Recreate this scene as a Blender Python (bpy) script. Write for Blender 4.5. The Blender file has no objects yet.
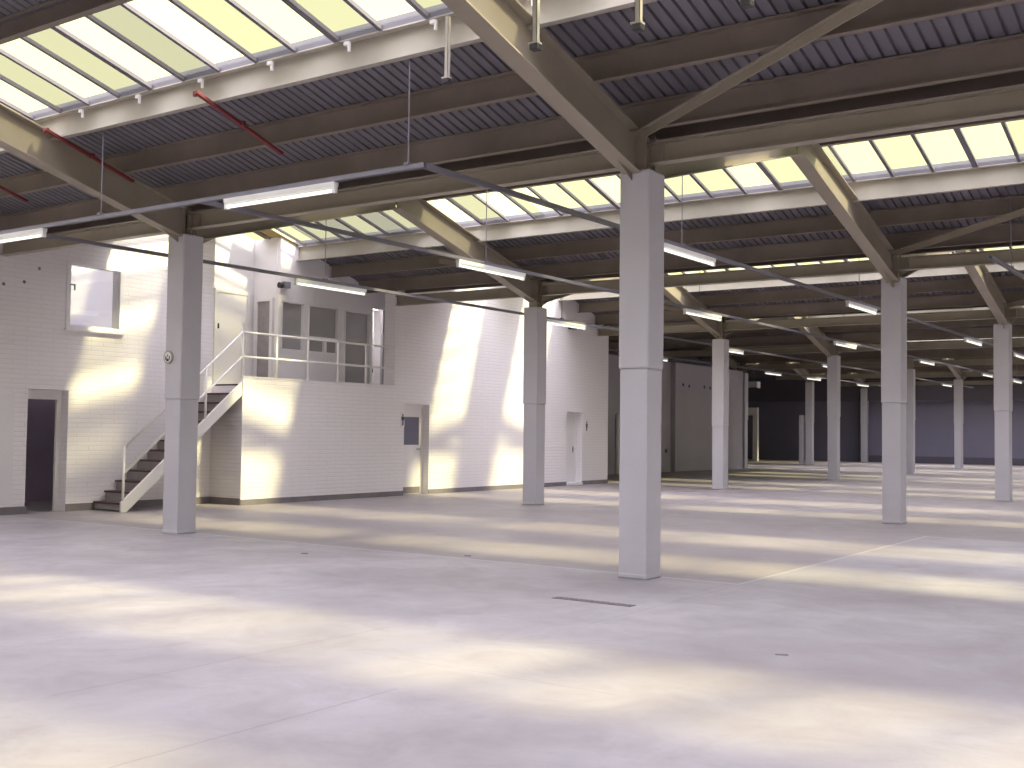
import bpy, bmesh, math
from mathutils import Vector, Matrix

sc = bpy.context.scene
COL = sc.collection
W, L, S, ZD, RI = 6.74, 8.30, 0.275, 4.48, 0.0
XF = -3.52        # face of the front wall under the gallery
XL = -4.35        # face of the left wall behind the stairs
XR = 20.2         # right wall
XO = -13.5         # outer left edge of the roof
YN, YFAR = -16.6, 50.0


def roof(y):
    t = y % L
    return ZD + S * min(t, L - t)


# ------------------------------------------------------------------ materials
def new_mat(name):
    m = bpy.data.materials.new(name)
    m.use_nodes = True
    nt = m.node_tree
    nt.nodes.clear()
    out = nt.nodes.new('ShaderNodeOutputMaterial')
    return m, nt, out


def node(nt, t, **kw):
    n = nt.nodes.new(t)
    for k, v in kw.items():
        if k in n.inputs.keys():
            n.inputs[k].default_value = v
        else:
            setattr(n, k, v)
    return n


def mth(nt, op, a, b=None, c=None):
    n = nt.nodes.new('ShaderNodeMath')
    n.operation = op
    for i, v in enumerate((a, b, c)):
        if v is None:
            continue
        if hasattr(v, 'links'):
            nt.links.new(v, n.inputs[i])
        else:
            n.inputs[i].default_value = v
    return n.outputs[0]


def mix(nt, fac, a, b):
    n = nt.nodes.new('ShaderNodeMix')
    n.data_type = 'RGBA'
    for s, v in ((0, fac), (6, a), (7, b)):
        if hasattr(v, 'links'):
            nt.links.new(v, n.inputs[s])
        elif s == 0:
            n.inputs[0].default_value = v
        else:
            n.inputs[s].default_value = (*v, 1)
    return n.outputs[2]


def paint(name, col, rough=0.5, var=0.12, scale=3.0, col2=None, bump=0.0, metallic=0.0, detail_scale=30, spec=0.4):
    """painted or raw surface with soft uneven colour"""
    m, nt, out = new_mat(name)
    tc = node(nt, 'ShaderNodeTexCoord')
    ns = node(nt, 'ShaderNodeTexNoise', Scale=scale, Detail=6.0, Roughness=0.6)
    geo = node(nt, 'ShaderNodeNewGeometry')
    nt.links.new(geo.outputs['Position'], ns.inputs['Vector'])
    mr = node(nt, 'ShaderNodeMapRange')
    mr.inputs['From Min'].default_value = 0.3
    mr.inputs['From Max'].default_value = 0.7
    nt.links.new(ns.outputs['Fac'], mr.inputs['Value'])
    c2 = col2 or tuple(max(0, c * (1 - var)) for c in col)
    cc = mix(nt, mr.outputs[0], c2, col)
    b = node(nt, 'ShaderNodeBsdfPrincipled', Roughness=rough, Metallic=metallic)
    b.inputs['Specular IOR Level'].default_value = spec
    nt.links.new(cc, b.inputs['Base Color'])
    if bump:
        n2 = node(nt, 'ShaderNodeTexNoise', Scale=detail_scale, Detail=4.0)
        nt.links.new(geo.outputs['Position'], n2.inputs['Vector'])
        bp = node(nt, 'ShaderNodeBump', Strength=bump, Distance=0.01)
        nt.links.new(n2.outputs['Fac'], bp.inputs['Height'])
        nt.links.new(bp.outputs[0], b.inputs['Normal'])
    nt.links.new(b.outputs[0], out.inputs[0])
    return m


def brick_mat(name, col, mortar, swap=True):
    """painted brickwork, courses 75 mm"""
    m, nt, out = new_mat(name)
    geo = node(nt, 'ShaderNodeNewGeometry')
    sep = node(nt, 'ShaderNodeSeparateXYZ')
    nt.links.new(geo.outputs['Position'], sep.inputs[0])
    cmb = node(nt, 'ShaderNodeCombineXYZ')
    u = mth(nt, 'ADD', sep.outputs[0], sep.outputs[1])
    nt.links.new(u, cmb.inputs[0])
    nt.links.new(sep.outputs[2], cmb.inputs[1])
    br = node(nt, 'ShaderNodeTexBrick')
    br.inputs['Scale'].default_value = 1.0
    br.inputs['Brick Width'].default_value = 0.46
    br.inputs['Row Height'].default_value = 0.075
    br.inputs['Mortar Size'].default_value = 0.007
    br.inputs['Mortar Smooth'].default_value = 0.6
    nt.links.new(cmb.outputs[0], br.inputs['Vector'])
    ns = node(nt, 'ShaderNodeTexNoise', Scale=0.9, Detail=5.0)
    nt.links.new(geo.outputs['Position'], ns.inputs['Vector'])
    fine = node(nt, 'ShaderNodeTexNoise', Scale=14.0, Detail=4.0)
    nt.links.new(geo.outputs['Position'], fine.inputs['Vector'])
    c1 = mix(nt, ns.outputs['Fac'], tuple(c * 0.92 for c in col), col)
    # the paint is thicker in places, so the joints come and go
    k = mth(nt, 'MULTIPLY', br.outputs['Fac'], mth(nt, 'MULTIPLY', fine.outputs['Fac'], 1.1))
    cc = mix(nt, k, c1, mortar)
    b = node(nt, 'ShaderNodeBsdfPrincipled', Roughness=0.6)
    b.inputs['Specular IOR Level'].default_value = 0.35
    nt.links.new(cc, b.inputs['Base Color'])
    h = mth(nt, 'SUBTRACT', mth(nt, 'MULTIPLY', fine.outputs['Fac'], 0.35), br.outputs['Fac'])
    bp = node(nt, 'ShaderNodeBump', Strength=0.45, Distance=0.012)
    nt.links.new(h, bp.inputs['Height'])
    nt.links.new(bp.outputs[0], b.inputs['Normal'])
    nt.links.new(b.outputs[0], out.inputs[0])
    return m


def floor_mat():
    m, nt, out = new_mat('concrete_floor')
    geo = node(nt, 'ShaderNodeNewGeometry')
    P = geo.outputs['Position']
    sep = node(nt, 'ShaderNodeSeparateXYZ')
    nt.links.new(P, sep.inputs[0])
    x, y = sep.outputs[0], sep.outputs[1]
    big = node(nt, 'ShaderNodeTexNoise', Scale=0.35, Detail=8.0, Roughness=0.62)
    nt.links.new(P, big.inputs['Vector'])
    mid = node(nt, 'ShaderNodeTexNoise', Scale=1.7, Detail=8.0, Roughness=0.65, Distortion=0.6)
    nt.links.new(P, mid.inputs['Vector'])
    fine = node(nt, 'ShaderNodeTexNoise', Scale=22.0, Detail=6.0, Roughness=0.7)
    nt.links.new(P, fine.inputs['Vector'])
    r = node(nt, 'ShaderNodeMapRange')
    r.inputs['From Min'].default_value = 0.35
    r.inputs['From Max'].default_value = 0.65
    nt.links.new(big.outputs['Fac'], r.inputs['Value'])
    c = mix(nt, r.outputs[0], (0.255, 0.235, 0.248), (0.405, 0.385, 0.405))
    # browner, more worn slab beyond the joint that runs along the first column row
    slab = mth(nt, 'MULTIPLY', mth(nt, 'GREATER_THAN', y, 0.12), mth(nt, 'LESS_THAN', x, 7.72))
    slab2 = mth(nt, 'GREATER_THAN', y, 6.45)
    sl = mth(nt, 'MAXIMUM', slab, slab2)
    c = mix(nt, mth(nt, 'MULTIPLY', sl, 0.55), c, (0.235, 0.20, 0.195))
    r2 = node(nt, 'ShaderNodeMapRange')
    r2.inputs['From Min'].default_value = 0.42
    r2.inputs['From Max'].default_value = 0.72
    nt.links.new(mid.outputs['Fac'], r2.inputs['Value'])
    c = mix(nt, mth(nt, 'MULTIPLY', r2.outputs[0], 0.55), c, (0.25, 0.22, 0.225))
    r3 = node(nt, 'ShaderNodeMapRange')
    r3.inputs['From Min'].default_value = 0.60
    r3.inputs['From Max'].default_value = 0.72
    nt.links.new(fine.outputs['Fac'], r3.inputs['Value'])
    c = mix(nt, mth(nt, 'MULTIPLY', r3.outputs[0], 0.35), c, (0.22, 0.20, 0.21))

    def seg(axis, at, lo, hi, w):
        a, b_ = (x, y) if axis == 'x' else (y, x)
        wob = mth(nt, 'MULTIPLY', mth(nt, 'SUBTRACT', mid.outputs['Fac'], 0.5), 0.05)
        d = mth(nt, 'ABSOLUTE', mth(nt, 'SUBTRACT', mth(nt, 'ADD', a, wob), at))
        k = mth(nt, 'LESS_THAN', d, w)
        k = mth(nt, 'MULTIPLY', k, mth(nt, 'GREATER_THAN', b_, lo))
        return mth(nt, 'MULTIPLY', k, mth(nt, 'LESS_THAN', b_, hi))
    light = seg('x', 7.72, 0.1, 6.45, 0.018)
    for s_ in (seg('y', 0.12, -3.0, 7.72, 0.022), seg('y', 6.45, 7.7, 20, 0.02)):
        light = mth(nt, 'MAXIMUM', light, s_)
    dark = seg('x', 6.72, -6.2, -3.6, 0.008)
    for s_ in (seg('x', 8.0, -6.9, -5.0, 0.008), seg('y', -4.4, 7.2, 9.0, 0.005), seg('x', 7.75, -2.6, -0.2, 0.006)):
        dark = mth(nt, 'MAXIMUM', dark, s_)
    c = mix(nt, mth(nt, 'MULTIPLY', light, 0.45), c, (0.55, 0.52, 0.53))
    c = mix(nt, mth(nt, 'MULTIPLY', dark, 0.35), c, (0.17, 0.15, 0.16))
    b = node(nt, 'ShaderNodeBsdfPrincipled', Roughness=0.5)
    b.inputs['Specular IOR Level'].default_value = 0.45
    rr = node(nt, 'ShaderNodeMapRange')
    rr.inputs['To Min'].default_value = 0.42
    rr.inputs['To Max'].default_value = 0.65
    nt.links.new(mid.outputs['Fac'], rr.inputs['Value'])
    nt.links.new(rr.outputs[0], b.inputs['Roughness'])
    nt.links.new(c, b.inputs['Base Color'])
    bp = node(nt, 'ShaderNodeBump', Strength=0.15, Distance=0.01)
    nt.links.new(mid.outputs['Fac'], bp.inputs['Height'])
    nt.links.new(bp.outputs[0], b.inputs['Normal'])
    nt.links.new(b.outputs[0], out.inputs[0])
    return m


def skyglass_mat():
    """wired roof glass: uneven sheets, dimmed in places to shape the sun patches below"""
    m, nt, out = new_mat('roof_glass')
    geo = node(nt, 'ShaderNodeNewGeometry')
    sep = node(nt, 'ShaderNodeSeparateXYZ')
    nt.links.new(geo.outputs['Position'], sep.inputs[0])
    idx = mth(nt, 'FLOOR', mth(nt, 'DIVIDE', mth(nt, 'SUBTRACT', sep.outputs[0], 0.19), 0.55))
    row = mth(nt, 'FLOOR', mth(nt, 'DIVIDE', sep.outputs[1], L / 2))
    par = mth(nt, 'MODULO', mth(nt, 'ADD', idx, 200), 2)
    one = mth(nt, 'MULTIPLY', mth(nt, 'COMPARE', idx, 21.0, 0.1), 0.45)  # dims one sheet to leave a gap between the floor sun patches
    cmb = node(nt, 'ShaderNodeCombineXYZ')
    nt.links.new(idx, cmb.inputs[0])
    nt.links.new(row, cmb.inputs[1])
    wn = node(nt, 'ShaderNodeTexWhiteNoise')
    nt.links.new(cmb.outputs[0], wn.inputs['Vector'])
    # nearest bays: every second sheet dimmed to break the sun into patches, further off more even
    Y_, X_ = sep.outputs[1], sep.outputs[0]

    def rng(v, a, b):
        return mth(nt, 'MULTIPLY', mth(nt, 'GREATER_THAN', v, a), mth(nt, 'LESS_THAN', v, b))
    sun_cut = mth(nt, 'ADD', mth(nt, 'MULTIPLY', rng(Y_, 1.5, 4.0), rng(X_, -1.0, 2.3)),
                mth(nt, 'MULTIPLY', rng(Y_, 4.3, 7.0), rng(X_, -3.9, -1.2)))  # sheets dimmed to keep sun off the recess and lower left wall
    near = mth(nt, 'MAXIMUM', mth(nt, 'LESS_THAN', sep.outputs[1], 0.0), mth(nt, 'MULTIPLY', mth(nt, 'LESS_THAN', sep.outputs[0], 1.5), mth(nt, 'LESS_THAN', sep.outputs[1], L)))
    amp = mth(nt, 'ADD', mth(nt, 'MULTIPLY', near, 0.46), 0.08)
    clear = mth(nt, 'ADD', mth(nt, 'MULTIPLY', mth(nt, 'SUBTRACT', par, 1.0), amp), mth(nt, 'MULTIPLY', wn.outputs['Value'], 0.22))
    clear = mth(nt, 'MAXIMUM', mth(nt, 'SUBTRACT', mth(nt, 'ADD', clear, 0.74), mth(nt, 'MULTIPLY', one, near)), 0.06)
    even_sun = mth(nt, 'MULTIPLY', rng(X_, -6.0, 2.5), rng(Y_, L, 2 * L))  # sheets kept even so the sun band on the front wall stays whole
    farc = mth(nt, 'ADD', 0.30, mth(nt, 'MULTIPLY', wn.outputs['Value'], 0.55))
    farc = mth(nt, 'ADD', mth(nt, 'MULTIPLY', farc, mth(nt, 'SUBTRACT', 1.0, even_sun)), mth(nt, 'MULTIPLY', even_sun, 0.72))
    clear = mth(nt, 'ADD', mth(nt, 'MULTIPLY', clear, near), mth(nt, 'MULTIPLY', farc, mth(nt, 'SUBTRACT', 1.0, near)))
    clear = mth(nt, 'MULTIPLY', clear, mth(nt, 'SUBTRACT', 1.0, mth(nt, 'MULTIPLY', sun_cut, 0.75)))
    tcol = mix(nt, clear, (0.0, 0.0, 0.0), GLASS_TINT)
    tr = node(nt, 'ShaderNodeBsdfTransparent')
    nt.links.new(tcol, tr.inputs[0])
    tl = node(nt, 'ShaderNodeBsdfTranslucent')
    tl.inputs[0].default_value = (0.90, 0.90, 0.84, 1)
    ms = node(nt, 'ShaderNodeMixShader')
    ms.inputs[0].default_value = TRANSLUCENT
    nt.links.new(tr.outputs[0], ms.inputs[1])
    nt.links.new(tl.outputs[0], ms.inputs[2])
    nt.links.new(ms.outputs[0], out.inputs[0])
    return m


def pane_mat(name, tint, haze, hazecol):
    m, nt, out = new_mat(name)
    tr = node(nt, 'ShaderNodeBsdfTransparent')
    tr.inputs[0].default_value = (*tint, 1)
    df = node(nt, 'ShaderNodeBsdfDiffuse')
    df.inputs[0].default_value = (*hazecol, 1)
    gl = node(nt, 'ShaderNodeBsdfGlossy', Roughness=0.03)
    a = node(nt, 'ShaderNodeMixShader')
    a.inputs[0].default_value = haze
    nt.links.new(tr.outputs[0], a.inputs[1])
    nt.links.new(df.outputs[0], a.inputs[2])
    b = node(nt, 'ShaderNodeMixShader')
    b.inputs[0].default_value = 0.08
    nt.links.new(a.outputs[0], b.inputs[1])
    nt.links.new(gl.outputs[0], b.inputs[2])
    nt.links.new(b.outputs[0], out.inputs[0])
    return m


def lamp_mat(name, col, strength):
    m, nt, out = new_mat(name)
    e = node(nt, 'ShaderNodeEmission', Strength=strength)
    e.inputs[0].default_value = (*col, 1)
    nt.links.new(e.outputs[0], out.inputs[0])
    return m


GLASS_TINT = (1.0, 0.985, 0.93)
TRANSLUCENT = 0.03
SUN_E, SKY_E, EXPO = 8.0, 13.0, 0.32

M = {}
M['floor'] = floor_mat()
M['wall'] = brick_mat('white_painted_brick', (0.86, 0.825, 0.85), (0.68, 0.65, 0.68))
M['plaster'] = paint('white_plaster', (0.80, 0.775, 0.80), 0.6, 0.06, 1.0, bump=0.15)
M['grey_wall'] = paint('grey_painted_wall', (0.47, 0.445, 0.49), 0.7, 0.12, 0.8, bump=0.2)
M['far_wall'] = paint('dark_grey_far_wall', (0.19, 0.18, 0.25), 0.75, 0.15, 0.4)
M['column'] = paint('white_column_paint', (0.53, 0.517, 0.565), 0.5, 0.06, 2.0, bump=0.2)
M['steel'] = paint('grey_beige_steel_paint', (0.32, 0.28, 0.225), 0.42, 0.16, 1.6, bump=0.1)
M['steel_dark'] = paint('brown_grey_purlin_paint', (0.25, 0.205, 0.175), 0.5, 0.3, 1.3, bump=0.1)
M['steel_pale'] = paint('pale_steel_paint', (0.43, 0.40, 0.355), 0.5, 0.15, 2.0)
M['deck'] = paint('corrugated_roof_sheet', (0.175, 0.163, 0.195), 0.5, 0.18, 0.9, spec=0.5)
M['gutter'] = paint('dark_gutter_steel', (0.10, 0.09, 0.12), 0.6, 0.1)
M['bar'] = paint('glazing_bar_paint', (0.16, 0.15, 0.19), 0.55, 0.2)
M['rail'] = paint('white_rail_paint', (0.82, 0.80, 0.78), 0.4, 0.05)
M['white'] = paint('white_gloss_paint', (0.80, 0.78, 0.80), 0.35, 0.04)
M['skirt'] = paint('grey_skirting_paint', (0.23, 0.205, 0.22), 0.6, 0.25, 3.0)
M['tread'] = paint('dark_red_tread_edge', (0.09, 0.05, 0.055), 0.6, 0.2, 6.0)
M['riser'] = paint('grey_riser_paint', (0.36, 0.33, 0.34), 0.6, 0.25, 6.0)
M['trunk'] = paint('galvanised_trunking', (0.22, 0.21, 0.26), 0.4, 0.15, 3.0, metallic=0.3)
M['housing'] = paint('white_enamel_housing', (0.80, 0.80, 0.80), 0.35, 0.03)
M['tube'] = lamp_mat('lit_fluorescent_tube', (1.0, 0.97, 0.86), 1.3)
M['bulb'] = lamp_mat('added_lamp_diffuser', (1.0, 0.96, 0.9), 25.0)  # glow of the lamp added to brighten the gallery lobby
M['red'] = paint('red_oxide_rod', (0.20, 0.035, 0.04), 0.6, 0.2)
M['black'] = paint('black_plastic', (0.03, 0.028, 0.035), 0.5, 0.1)
M['blueglass'] = paint('dark_blue_grey_panel', (0.16, 0.155, 0.23), 0.35, 0.1)
M['beige'] = paint('beige_rim', (0.42, 0.38, 0.32), 0.5, 0.1)
M['drain'] = paint('dark_iron_grating', (0.20, 0.18, 0.19), 0.6, 0.3, 8.0)
M['dark_room'] = paint('dark_room_paint', (0.55, 0.48, 0.58), 0.8, 0.1)
M['roof_outer'] = paint('bitumen_roof_outside', (0.3, 0.3, 0.3), 0.8)
M['roofglass'] = skyglass_mat()
M['officeglass'] = pane_mat('hazy_office_glass', (0.85, 0.85, 0.85), 0.55, (0.55, 0.53, 0.54))
M['clearglass'] = pane_mat('clear_window_glass', (0.95, 0.96, 0.97), 0.05, (0.8, 0.8, 0.8))
m_, nt_, out_ = new_mat('amber_stained_sheet')
tl_ = node(nt_, 'ShaderNodeBsdfTranslucent')
tl_.inputs[0].default_value = (0.16, 0.135, 0.09, 1)
nt_.links.new(tl_.outputs[0], out_.inputs[0])
M['amber'] = m_


# ------------------------------------------------------------------ mesh tools
class MB:
    def __init__(self):
        self.v, self.f = [], []

    def hexa(self, p):
        """p: 4 bottom points ccw, 4 top points"""
        n = len(self.v)
        self.v += [tuple(q) for q in p]
        self.f += [tuple(n + k for k in q) for q in
                   ((3, 2, 1, 0), (4, 5, 6, 7), (0, 1, 5, 4), (1, 2, 6, 5), (2, 3, 7, 6), (3, 0, 4, 7))]
        return self

    def box(self, x0, x1, y0, y1, z0, z1):
        if x0 > x1: x0, x1 = x1, x0
        if y0 > y1: y0, y1 = y1, y0
        if z0 > z1: z0, z1 = z1, z0
        return self.hexa([(x0, y0, z0), (x1, y0, z0), (x1, y1, z0), (x0, y1, z0),
                          (x0, y0, z1), (x1, y0, z1), (x1, y1, z1), (x0, y1, z1)])

    def beam(self, p0, p1, w, h, up=(0, 0, 1), off=0.0):
        """bar from p0 to p1, w across, h along up; section centred, shifted by off along up"""
        p0, p1 = Vector(p0), Vector(p1)
        d = (p1 - p0).normalized()
        s = d.cross(Vector(up)).normalized()
        u = s.cross(d).normalized()
        q = []
        for hh in (-h / 2 + off, h / 2 + off):
            q += [p0 - s * w / 2 + u * hh, p0 + s * w / 2 + u * hh, p1 + s * w / 2 + u * hh, p1 - s * w / 2 + u * hh]
        return self.hexa(q)

    def ibeam(self, p0, p1, bw, h, tf=0.014, tw=0.010):
        """rolled I section, p0/p1 on the underside centre line"""
        self.beam(p0, p1, bw, tf, off=tf / 2)
        self.beam(p0, p1, bw, tf, off=h - tf / 2)
        self.beam(p0, p1, tw, h - 2 * tf, off=h / 2)
        return self

    def tube(self, p0, p1, r, n=10, r1=None, cap=True):
        p0, p1 = Vector(p0), Vector(p1)
        r1 = r if r1 is None else r1
        d = (p1 - p0).normalized()
        a = Vector((1, 0, 0)) if abs(d.x) < 0.9 else Vector((0, 1, 0))
        s = d.cross(a).normalized()
        u = d.cross(s)
        b = len(self.v)
        for k in range(n):
            t = 2 * math.pi * k / n
            o = s * math.cos(t) + u * math.sin(t)
            self.v += [tuple(p0 + o * r), tuple(p1 + o * r1)]
        for k in range(n):
            i, j = 2 * k, 2 * ((k + 1) % n)
            self.f.append((b + i, b + i + 1, b + j + 1, b + j))
        if cap:
            self.f.append(tuple(b + 2 * k for k in range(n)))
            self.f.append(tuple(b + 2 * k + 1 for k in reversed(range(n))))
        return self

    def strip(self, rows):
        """grid of points"""
        b = len(self.v)
        n = len(rows[0])
        for r in rows:
            self.v += [tuple(p) for p in r]
        for i in range(len(rows) - 1):
            for j in range(n - 1):
                a = b + i * n + j
                self.f.append((a, a + 1, a + n + 1, a + n))
        return self

    def build(self, name, mat, parent=None, bevel=0.0, smooth=False):
        me = bpy.data.meshes.new(name)
        me.from_pydata(self.v, [], self.f)
        me.update()
        bm = bmesh.new()
        bm.from_mesh(me)
        bmesh.ops.recalc_face_normals(bm, faces=bm.faces)
        bm.to_mesh(me)
        bm.free()
        me.materials.append(mat)
        if smooth:
            for p in me.polygons:
                p.use_smooth = True
        o = bpy.data.objects.new(name, me)
        COL.objects.link(o)
        if parent is not None:
            o.parent = parent
            o.matrix_parent_inverse = Matrix.Translation(-Vector(parent.location))
        if bevel:
            md = o.modifiers.new('bevel', 'BEVEL')
            md.width = bevel
            md.segments = 2
            md.limit_method = 'ANGLE'
        return o


def tag(o, label, cat, group=None):
    o['label'] = label
    o['category'] = cat
    if group:
        o['group'] = group
    o['kind'] = 'thing'
    return o


def struct(o):
    o['kind'] = 'structure'
    return o


def empty(name, loc, label=None, cat=None, group=None):
    o = bpy.data.objects.new(name, None)
    COL.objects.link(o)
    o.location = loc
    o.empty_display_size = 0.2
    if label:
        tag(o, label, cat, group)
    return o


# ------------------------------------------------------------------ walls
def wall_x(x0, x1, y0, y1, z0, ztop, holes=()):
    """wall slab between x0..x1 running along y; ztop number or 'roof'; holes (ya,yb,za,zb)"""
    mb = MB()
    ys = {y0, y1}
    for a, b, _, _ in holes:
        ys |= {a, b}
    if ztop == 'roof':
        k = math.ceil(y0 / (L / 2))
        while k * L / 2 < y1:
            if k * L / 2 > y0:
                ys.add(k * L / 2)
            k += 1
    ys = sorted(ys)
    f = roof if ztop == 'roof' else (lambda y: ztop)
    for a, b in zip(ys, ys[1:]):
        spans = [(z0, None)]
        hs = sorted((h for h in holes if h[0] <= a + 1e-6 and h[1] >= b - 1e-6), key=lambda h: h[2])
        cur = z0
        segs = []
        for h in hs:
            if h[2] > cur + 1e-6:
                segs.append((cur, h[2]))
            cur = h[3]
        for s0, s1 in segs:
            mb.box(x0, x1, a, b, s0, s1)
        fa, fb = f(a + 1e-6) - 0.002, f(b - 1e-6) - 0.002
        if fa > cur:
            mb.hexa([(x0, a, cur), (x1, a, cur), (x1, b, cur), (x0, b, cur),
                     (x0, a, fa), (x1, a, fa), (x1, b, fb), (x0, b, fb)])
    return mb


ground = MB().box(XO - 0.5, XR + 0.5, YN - 0.5, YFAR + 0.5, -0.3, 0.0)
struct(ground.build('floor', M['floor']))

GAL = 2.14   # landing level
PAR = 2.29   # top of the parapet
# wall under and beyond the gallery (door openings for the two toilets)
D1 = (8.58, 9.42, 0.0, 1.93)
D2 = (15.04, 15.80, 0.0, 1.90)
mb = wall_x(XF - 0.3, XF, 4.13, 8.25, 0, GAL)
mb.box(XF - 0.06, XF, 4.13, 8.25, GAL, PAR)
struct(mb.build('wall_front', M['wall']))
mb = wall_x(XF - 0.3, XF, 8.25, 17.15, 0, 'roof', (D1, D2))
struct(mb.build('wall_front_gable', M['wall']))
# wall behind the stairs with the doorway and the window
HD = (0.49, 1.20, 0.0, 1.95)
HW = (1.14, 2.15, 2.99, 4.02)
mb = wall_x(XL - 0.25, XL, YN, 4.13, 0, 'roof', (HD, HW))
struct(mb.build('wall_left', M['wall']))
mb = wall_x(XL - 0.25, XL, 4.13, 4.4, 0, GAL)
mb.box(XL - 0.25, XF - 0.3, 4.13, 4.38, 0, GAL)
struct(mb.build('wall_under_gallery', M['wall']))
# smooth low pier left of the doorway
mb = MB().box(XL, XL + 0.04, -6.0, 0.25, 0, 1.86)
mb.hexa([(XL, -6.0, 1.86), (XL + 0.04, -6.0, 1.86), (XL + 0.04, 0.25, 1.86), (XL, 0.25, 1.86),
         (XL, -6.0, 1.99), (XL + 0.004, -6.0, 1.99), (XL + 0.004, 0.05, 1.99), (XL, 0.05, 1.99)])
struct(mb.build('wall_left_pier', M['plaster']))
# enclosing walls
struct(wall_x(XR, XR + 0.3, YN, YFAR, 0, 'roof').build('wall_right', M['plaster']))
struct(MB().box(XO, XR, YN - 0.3, YN, 0, 4.6).build('wall_near', M['plaster']))
struct(MB().box(XO - 0.3, XR, YFAR, YFAR + 0.3, 0, 4.6).build('wall_far', M['far_wall']))
# far end: ceiling-high dark fascia above the far wall
struct(MB().box(XO, XR, YFAR - 0.4, YFAR, 3.2, 4.5).build('trim_1', M['gutter']))
# end of the front wall and the set-back wall behind it
struct(MB().box(-7.6, XF - 0.3, 17.0, 17.15, 0, 4.45).build('wall_return', M['plaster']))
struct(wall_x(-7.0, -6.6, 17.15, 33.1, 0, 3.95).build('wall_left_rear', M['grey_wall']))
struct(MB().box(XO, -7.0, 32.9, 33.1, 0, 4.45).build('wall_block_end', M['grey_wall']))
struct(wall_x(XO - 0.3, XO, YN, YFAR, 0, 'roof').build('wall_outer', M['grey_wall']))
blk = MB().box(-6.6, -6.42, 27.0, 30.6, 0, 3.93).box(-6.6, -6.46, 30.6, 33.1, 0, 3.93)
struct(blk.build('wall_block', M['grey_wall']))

# gallery: floor slab, recess walls, partition
struct(MB().box(-5.2, XF - 0.3, 4.14, 9.9, GAL - 0.2, GAL).build('floor_gallery', M['riser']))
struct(wall_x(-5.4, -5.2, 4.13, 5.85, GAL - 0.2, 'roof').build('wall_recess', M['plaster']))
mb = MB()
z1, z2 = roof(5.85), roof(6.0)
mb.hexa([(-5.4, 5.85, GAL), (-4.551, 5.85, GAL), (-4.551, 6.0, GAL), (-5.4, 6.0, GAL),
         (-5.4, 5.85, z1), (-4.551, 5.85, z1), (-4.551, 6.0, z2), (-5.4, 6.0, z2)])
struct(mb.build('wall_landing', M['plaster']))
WIN_A = (5.90, 6.53, 2.93, 3.90)
WIN_B = (6.64, 7.52, 2.93, 3.90)
PAN = (7.70, 8.50, 2.25, 3.88)
OPN = (8.58, 9.45, GAL, 4.00)
struct(wall_x(-4.55, -4.45, 5.86, 9.9, GAL, 'roof', (WIN_A, WIN_B, PAN, OPN)).build('wall_partition', M['plaster']))
struct(MB().box(-4.45, XF - 0.3, 9.9, 10.0, GAL, 4.9).build('wall_gallery_end', M['plaster']))
# office behind the partition
mb = MB()
mb.box(-7.3, -7.2, 6.0, 10.0, GAL, 4.15)
mb.box(-7.2, -4.6, 9.9, 10.0, GAL, 4.15)
mb.box(-7.2, -5.4, 5.9, 6.0, GAL, 4.15)
struct(mb.build('wall_office', M['plaster']))
struct(MB().box(-7.3, -4.6, 6.0, 10.0, 4.15, 4.22).build('ceiling_office', M['plaster']))
struct(MB().box(-7.3, -4.45, 5.86, 10.0, GAL - 0.2, GAL - 0.001).build('floor_office', M['riser']))
# room behind the left window, under the same roof
mb = MB()
mb.box(-6.6, -6.5, -0.8, 4.13, 2.3, 5.2)
mb.box(-6.5, XL - 0.25, -0.8, -0.7, 2.3, 4.6)
mb.box(-6.5, XL - 0.25, 4.03, 4.13, 2.3, 5.5)
struct(mb.build('wall_upper_room', M['plaster']))
struct(MB().box(-6.6, XL - 0.25, -0.8, 4.13, 2.2, 2.3).build('floor_upper_room', M['plaster']))
# dark ground-floor room behind the left doorway
mb = MB()
mb.box(-7.0, -6.9, -1.0, 3.0, 0, 2.2)
mb.box(-6.9, XL - 0.25, -1.1, -1.0, 0, 2.2)
mb.box(-6.9, XL - 0.25, 2.9, 3.0, 0, 2.2)
struct(mb.build('wall_store_room', M['dark_room']))

# skirting
sk = 0.012
for i, (a, b) in enumerate(((4.13, 8.58), (9.42, 15.04), (15.80, 17.15))):
    struct(MB().box(XF, XF + sk, a, b, 0, 0.10).build('baseboard_front', M['skirt']))
for a, b in ((0.36 - 6.3, 0.49), (1.20, 4.13)):
    x = XL + (0.04 if a < 0 else 0)
    struct(MB().box(x, x + sk, a, b, 0, 0.12).build('baseboard_left', M['skirt']))
struct(MB().box(XL, XF, 4.13 - sk, 4.13, 0, 0.12).build('baseboard_under_gallery', M['skirt']))
struct(MB().box(-7, XR, YFAR - 0.03, YFAR, 0, 0.35).build('baseboard_far', M['gutter']))

# ------------------------------------------------------------------ roof deck
UP_B, LOW_B = 0.70, 2.14       # glazed band, distance from the ridge
PITCH = 0.12


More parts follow.
